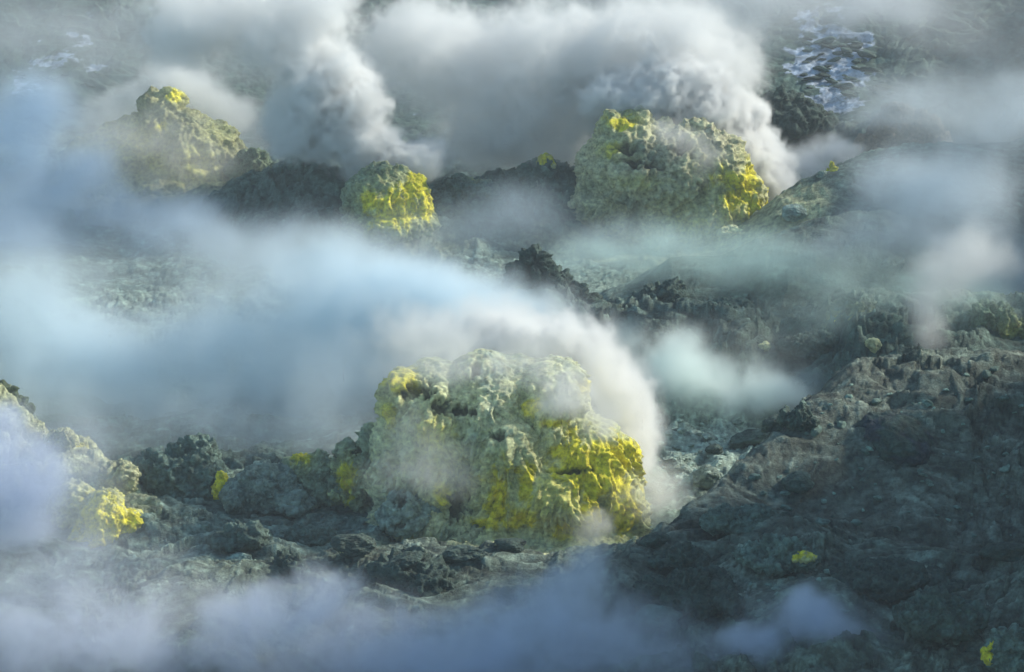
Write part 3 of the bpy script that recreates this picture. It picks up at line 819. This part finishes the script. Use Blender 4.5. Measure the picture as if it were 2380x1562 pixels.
# ------------------------------------------------------------------ steam
def steam(name, label, puffs, vox=.2, dens=1.0, warp=.5, wscale=.5, namp=.55, nscale=.7, color=(.985, .985, .98), aniso=.25, group=None, rough=.55, detail=4.0):
    """puffs: (X, Y, depth y, rx px, ry px, depth radius m, density, edge). A grid of voxels whose density falls off from each puff's centre, broken by noise."""
    cs = []
    for (X, Y, y, rx, ry, rd, w, e) in puffs:
        c = P(X, Y, y); m = mpp(y)
        cs.append((c, (rx * m, rd, ry * m), w, e))
    lo = np.min([c - np.array(r) * 1.25 for c, r, _, _ in cs], 0)
    hi = np.max([c + np.array(r) * 1.25 for c, r, _, _ in cs], 0)
    ng = bpy.data.node_groups.new(name, 'GeometryNodeTree')
    ng.interface.new_socket('Geometry', in_out='OUTPUT', socket_type='NodeSocketGeometry')
    N, L = ng.nodes, ng.links
    out = N.new('NodeGroupOutput')
    pos = N.new('GeometryNodeInputPosition')

    def vm(op, a, b=None):
        n = N.new('ShaderNodeVectorMath'); n.operation = op
        for i, s in enumerate((a, b)):
            if s is None: continue
            if hasattr(s, 'links'): L.new(s, n.inputs[i])
            else: n.inputs[i].default_value = s
        return n

    def mm(op, a, b=None, c=None, clamp=False):
        n = N.new('ShaderNodeMath'); n.operation = op; n.use_clamp = clamp
        for i, s in enumerate((a, b, c)):
            if s is None: continue
            if hasattr(s, 'links'): L.new(s, n.inputs[i])
            else: n.inputs[i].default_value = s
        return n.outputs[0]

    def noise(scale, det, vec, r=.5):
        n = N.new('ShaderNodeTexNoise'); n.inputs['Scale'].default_value = scale; n.inputs['Detail'].default_value = det
        n.inputs['Roughness'].default_value = r
        L.new(vec, n.inputs['Vector']); return n
    w = noise(wscale, 3.0, pos.outputs[0])
    ws = vm('SUBTRACT', w.outputs['Color'], (.5, .5, .5))
    wsc = N.new('ShaderNodeVectorMath'); wsc.operation = 'SCALE'; L.new(ws.outputs[0], wsc.inputs[0]); wsc.inputs['Scale'].default_value = warp * 4
    wp = vm('ADD', pos.outputs[0], wsc.outputs[0]).outputs[0]
    nf = noise(nscale, detail, wp, rough)
    # billows: rounded lobes
    bf = mm('ABSOLUTE', mm('SUBTRACT', nf.outputs[0], .5))
    n0 = mm('MULTIPLY', mm('SUBTRACT', bf, .11), 6.5 * namp)
    n1 = mm('MULTIPLY', mm('SUBTRACT', noise(nscale * .45, 3.0, wp).outputs[0], .5), 2.4 * namp)
    nn = mm('SUBTRACT', n1, n0)
    tot = None
    for c, r, wgt, e in cs:
        d = vm('MULTIPLY', vm('SUBTRACT', wp, tuple(c)).outputs[0], tuple(1 / np.array(r)))
        ln = vm('LENGTH', d.outputs[0]).outputs['Value']
        f = mm('SUBTRACT', 1.0, ln)
        f = mm('ADD', f, mm('MULTIPLY', nn, .6))
        f = mm('MULTIPLY', f, e, clamp=True)
        f = mm('MULTIPLY', f, f)
        f = mm('MULTIPLY', f, wgt)
        tot = f if tot is None else mm('ADD', tot, f)
    # fade at the walls of the box
    sep = N.new('ShaderNodeSeparateXYZ'); L.new(pos.outputs[0], sep.inputs[0])
    vc = N.new('GeometryNodeVolumeCube')
    L.new(tot, vc.inputs['Density'])
    vc.inputs['Min'].default_value = tuple(lo); vc.inputs['Max'].default_value = tuple(hi)
    for i, ax in enumerate('XYZ'):
        vc.inputs['Resolution ' + ax].default_value = max(8, int((hi[i] - lo[i]) / vox))
    sm = N.new('GeometryNodeSetMaterial')
    L.new(vc.outputs[0], sm.inputs[0])
    mt = bpy.data.materials.new(name); mt.use_nodes = True
    nt = mt.node_tree; nt.nodes.clear()
    o_ = nt.nodes.new('ShaderNodeOutputMaterial'); pv = nt.nodes.new('ShaderNodeVolumePrincipled')
    pv.inputs['Color'].default_value = (*color, 1); pv.inputs['Density'].default_value = dens; pv.inputs['Anisotropy'].default_value = aniso
    nt.links.new(pv.outputs[0], o_.inputs['Volume'])
    try: mt.cycles.volume_sampling = 'MULTIPLE_IMPORTANCE'
    except Exception: pass
    sm.inputs['Material'].default_value = mt
    L.new(sm.outputs[0], out.inputs[0])
    me = bpy.data.meshes.new(name); me.materials.append(mt)
    o = bpy.data.objects.new(name, me); C.objects.link(o)
    md = o.modifiers.new('steam', 'NODES'); md.node_group = ng
    return tag(o, label, None, group, 'stuff')


def pf(y, rd, w, e, *pts):
    return [(p[0], p[1], y + (p[4] if len(p) > 4 else 0), p[2], p[3] if len(p) > 3 and p[3] else p[2], rd * (p[5] if len(p) > 5 else 1), w, e) for p in pts]


steam('steam', 'white steam column leaning left from the small round mound',
    pf(118, 1.7, 3.0, 2.4, (915, 375, 60, 46), (985, 365, 60, 46), (845, 345, 90, 70), (785, 290, 100, 85), (830, 235, 66, 60), (720, 245, 95, 80), (760, 175, 95, 70), (680, 300, 60, 60))
    + pf(119, 2.4, .9, 1.6, (690, 120, 130, 100), (620, 60, 180, 110), (470, 30, 170, 90), (740, 20, 110, 100), (420, 90, 90, 70)),
    vox=.11, warp=.38, wscale=.9, nscale=1.4, namp=.85, detail=5)
steam('steam', 'brilliant white steam rolling behind the largest far mound',
    pf(120.3, 1.9, 4.0, 2.8, (1450, 235, 95, 70), (1520, 215, 100, 75), (1590, 210, 95, 75), (1650, 250, 85, 75), (1695, 300, 75, 66), (1735, 350, 75, 66), (1775, 395, 66, 62), (1790, 432, 50, 42), (1735, 430, 60, 60))
    + pf(115.5, .8, .5, 1.4, (1600, 330, 70, 40), (1650, 380, 60, 40), (1560, 300, 60, 30))
    + pf(122, 2.8, 1.0, 1.6, (1400, 230, 120, 90), (1300, 250, 140, 100), (1180, 260, 140, 100), (1420, 120, 170, 110), (1270, 130, 170, 130), (1100, 160, 170, 140), (980, 90, 150, 110), (1560, 80, 160, 90), (1280, 340, 130, 60), (1120, 330, 120, 60), (1650, 150, 130, 80)),
    vox=.12, warp=.38, wscale=.9, nscale=1.4, namp=.85, detail=5)
steam('steam', 'wispy pale steam lying between the dark ridge and the far hill',
    pf(122, 1.4, .9, 1.5, (1880, 375, 70, 36), (1930, 350, 70, 36), (1965, 345, 50, 30), (1880, 400, 70, 30)), color=(.97, .98, 1), vox=.14, warp=.35, wscale=1.0, nscale=1.2)
steam('steam', 'thin steam curling over the peak of the olive far mound',
    pf(124, 1.6, .22, 1.1, (330, 340, 220, 130), (480, 380, 180, 90), (200, 330, 150, 120))
    + pf(123, 1.5, .15, 1.1, (350, 320, 260, 150))
    + pf(129.5, 1.8, .9, 1.6, (300, 230, 70, 50), (400, 190, 100, 60), (470, 220, 80, 60), (540, 270, 70, 60), (240, 265, 70, 46)), vox=.2, warp=.35, wscale=.8)
steam('steam', 'broad grey cloud of steam along the far slope',
    pf(132, 4.5, .09, 1.2, (100, 40, 380, 110), (420, 110, 360, 170), (750, 160, 300, 190))
    + pf(132, 4.5, .26, 1.3, (1050, 180, 300, 180), (1350, 90, 350, 170), (1700, 10, 330, 90), (1150, 330, 230, 70), (1650, 90, 200, 60), (2030, 10, 250, 60))
    + pf(132, 4.5, .10, 1.2, (2250, 60, 300, 170), (2380, 200, 250, 150), (600, 300, 230, 90), (120, 120, 300, 130), (700, 330, 400, 80), (1850, 60, 300, 110)),
    vox=.45, warp=.9, wscale=.25, nscale=.3, detail=3, color=(.88, .91, .95))
steam('steam', 'bank of steam filling the left side, shade painted in as a blue tint',
    pf(112, 4, .42, 1.2, (60, 560, 260, 120), (430, 540, 220, 90), (620, 600, 220, 90), (0, 660, 240, 90))
    + pf(119, 4.0, .48, 1.2, (40, 330, 230, 180), (0, 500, 280, 180), (230, 480, 260, 80), (430, 500, 230, 80), (560, 560, 190, 70), (100, 230, 120, 70), (200, 400, 120, 70))
    + pf(112, 3.4, .12, 1.3, (650, 540, 230, 80), (1050, 540, 220, 80), (1200, 490, 150, 80), (1400, 560, 240, 75), (1600, 585, 160, 46), (900, 580, 180, 60)),
    vox=.32, warp=.7, wscale=.3, nscale=.4, detail=3, color=(.76, .88, 1.0))  # blue of shade is put into the steam colour
steam('steam', 'great pale blue bank of steam blowing left across the centre',
    pf(91, 3.0, .5, 1.5, (1230, 740, 150, 90), (1080, 720, 180, 110), (900, 700, 200, 110))
    + pf(91, 3.6, .6, 1.3, (1270, 770, 140, 80), (1130, 765, 170, 100), (980, 720, 210, 130), (790, 690, 250, 140), (850, 800, 270, 160), (600, 770, 280, 180), (400, 830, 300, 180), (160, 880, 280, 150), (660, 900, 270, 140), (30, 740, 270, 190), (820, 930, 150, 120), (480, 960, 270, 100), (690, 980, 160, 70), (700, 610, 200, 80))
    + pf(86, 2.4, .2, 1.1, (300, 980, 340, 130), (620, 1000, 300, 120), (100, 960, 260, 110), (800, 980, 160, 110), (600, 1060, 220, 80), (760, 880, 220, 150))
    + pf(100, 4, .16, 1.1, (500, 620, 350, 110), (850, 580, 300, 80), (150, 640, 280, 110)),
    vox=.26, warp=.6, wscale=.35, nscale=.5, detail=4, color=(.86, .95, 1.0))  # cool tint paints the blue of shade into white steam
steam('steam', 'bright white steam wrapping over the top and right side of the largest mound',
    pf(81.8, 1.7, 2.2, 1.6, (1120, 800, 130, 60), (1200, 790, 130, 60), (1290, 790, 110, 60), (1365, 820, 80, 60), (1410, 870, 72, 66), (1445, 930, 66, 66), (1470, 1000, 55, 60), (1485, 1060, 42, 44))
    + pf(82.5, 1.6, .9, 1.4, (1180, 760, 190, 80), (1000, 780, 180, 80), (1330, 790, 110, 70), (1450, 900, 80, 90), (1500, 1000, 60, 90))
    + pf(81, 1.3, .7, 1.5, (1530, 1120, 75, 60), (1560, 1190, 65, 55), (1030, 800, 130, 60))
    + pf(76.6, .8, 1.2, 1.5, (1320, 905, 90, 55), (1400, 970, 70, 55), (1290, 950, 60, 34), (1370, 1225, 70, 46))
    + pf(76.2, .9, .3, 1.2, (1010, 1080, 120, 90), (940, 1010, 90, 120), (930, 1110, 110, 80), (1030, 1120, 90, 60))
    + pf(77.5, 1.0, .55, 1.2, (1080, 835, 170, 70), (1230, 830, 150, 70), (960, 860, 110, 60), (1370, 890, 90, 90))
    + pf(77, .9, .5, 1.2, (1500, 1150, 90, 80), (1540, 1200, 80, 50)),
    vox=.09, warp=.26, wscale=1.2, nscale=1.8, namp=.8, detail=5)
steam('steam', 'low violet grey steam drifting along the bottom edge',
    pf(65.0, 1.8, .8, 1.5, (80, 1510, 220, 140), (300, 1490, 180, 120), (520, 1460, 130, 100), (660, 1440, 140, 90), (750, 1380, 90, 60), (900, 1500, 180, 80), (1080, 1490, 160, 100), (1230, 1440, 140, 100), (1340, 1390, 110, 90), (1385, 1320, 70, 50), (1400, 1500, 180, 100), (1550, 1540, 140, 60), (1700, 1560, 110, 50), (700, 1560, 500, 80), (1200, 1570, 400, 80))
    + pf(67, 1.6, .30, 1.2, (150, 1330, 330, 120), (60, 1420, 300, 140), (420, 1400, 220, 90), (900, 1440, 300, 80), (1250, 1400, 220, 80), (1560, 1480, 200, 80), (1900, 1450, 200, 90)),
    vox=.13, warp=.42, wscale=.7, nscale=1.1, namp=.75, detail=5, color=(.87, .91, 1.0))  # violet tint in the colour stands in for shade on this steam
steam('steam', 'puff of violet grey steam billowing up at the lower right',
    pf(64.6, 1.1, 1.5, 1.5, (1860, 1390, 70, 50), (1890, 1440, 110, 75), (1860, 1520, 190, 80), (1970, 1530, 120, 70), (1760, 1500, 120, 60), (1940, 1450, 70, 60))
    + pf(64.6, 1.2, .5, 1.1, (1880, 1450, 240, 130), (1650, 1510, 260, 80), (1500, 1450, 160, 90), (2060, 1530, 160, 60)), vox=.12, warp=.28, wscale=.9, nscale=1.2, color=(.87, .91, 1.0))  # shade mixed into the puff's colour as a violet tint

steam('steam', 'blue violet steam at the lower left edge',
    pf(75.5, 2.0, 1.0, 1.5, (0, 1090, 130, 100), (40, 1200, 140, 120), (80, 1340, 160, 110), (-20, 980, 120, 70), (210, 1380, 140, 70), (110, 1110, 80, 80))
    + pf(75.5, 1.5, .3, 1.2, (160, 1180, 190, 200), (120, 1050, 210, 120), (200, 1270, 130, 70)), vox=.2, warp=.4, wscale=.7, nscale=.7, color=(.84, .89, 1.0))  # shade painted as a blue violet steam colour
steam('steam', 'pale green steam pooled in the hollow right of the centre',
    pf(89, 1.9, 1.1, 1.3, (1570, 835, 95, 75), (1610, 880, 140, 75), (1530, 870, 100, 60), (1720, 900, 150, 55), (1830, 910, 110, 45))
    + pf(89.5, 2.0, .5, 1.25, (1570, 825, 80, 66), (1610, 880, 110, 70), (1500, 850, 90, 60), (1720, 890, 120, 60), (1830, 900, 110, 52), (1450, 790, 70, 50), (1640, 930, 160, 60), (1480, 900, 90, 70))
    + pf(91, 2.2, .14, 1.1, (1650, 830, 300, 110), (1900, 850, 220, 80)), vox=.17, warp=.4, wscale=.7, nscale=.9, color=(.93, 1.0, .985))
steam('steam', 'thin teal steam between the middle bank and the slate hill',
    pf(92, 2.2, .24, 1.1, (2050, 660, 260, 100), (2250, 700, 200, 100), (1880, 740, 180, 60))
    + pf(100, 2.6, .2, 1.1, (1330, 620, 130, 70), (1450, 590, 200, 90), (1620, 590, 240, 100), (1780, 610, 220, 100), (1900, 620, 110, 55), (1400, 570, 130, 44), (1700, 590, 260, 70)), vox=.25, warp=.6, wscale=.5, nscale=.6, color=(.76, .95, .93))
steam('steam', 'faint column of steam rising before the right cliffs',
    pf(90, 1.5, .6, 1.4, (2160, 780, 60, 56), (2160, 710, 66, 66), (2190, 640, 90, 66), (2270, 590, 120, 66)), vox=.2, warp=.4, wscale=.7)
steam('steam', 'blue veil of steam over the hills at the upper right',
    pf(99, 3.2, .38, 1.1, (2250, 430, 320, 160), (2330, 620, 260, 150), (2050, 560, 280, 90), (2100, 440, 220, 90), (2340, 250, 200, 130))
    + pf(122, 3.2, .32, 1.2, (2150, 230, 230, 80), (2300, 300, 260, 80), (2080, 290, 180, 40)), vox=.35, warp=.7, wscale=.4, nscale=.5, detail=3, color=(.84, .92, .98))

# one closed box of faintly hazy air round the whole place
def haze_box():
    lo, hi = Vector((-260, -6, -12)), Vector((260, 190, 60))
    v = [(x, y, z) for x in (lo.x, hi.x) for y in (lo.y, hi.y) for z in (lo.z, hi.z)]
    me = bpy.data.meshes.new('haze')
    me.from_pydata(v, [], [(0, 1, 3, 2), (4, 6, 7, 5), (0, 4, 5, 1), (2, 3, 7, 6), (0, 2, 6, 4), (1, 5, 7, 3)])
    m = bpy.data.materials.new('hazy_air'); m.use_nodes = True
    nt = m.node_tree; nt.nodes.clear()
    o_ = nt.nodes.new('ShaderNodeOutputMaterial'); pv = nt.nodes.new('ShaderNodeVolumePrincipled')
    pv.inputs['Color'].default_value = (.85, .93, 1, 1); pv.inputs['Density'].default_value = .0007; pv.inputs['Anisotropy'].default_value = 0
    nt.links.new(pv.outputs[0], o_.inputs['Volume'])
    me.materials.append(m)
    o = bpy.data.objects.new('haze', me); C.objects.link(o)
    tag(o, 'thin bluish haze in the air over the whole field', None, None, 'stuff')
haze_box()
print('steam', time.time() - T0)
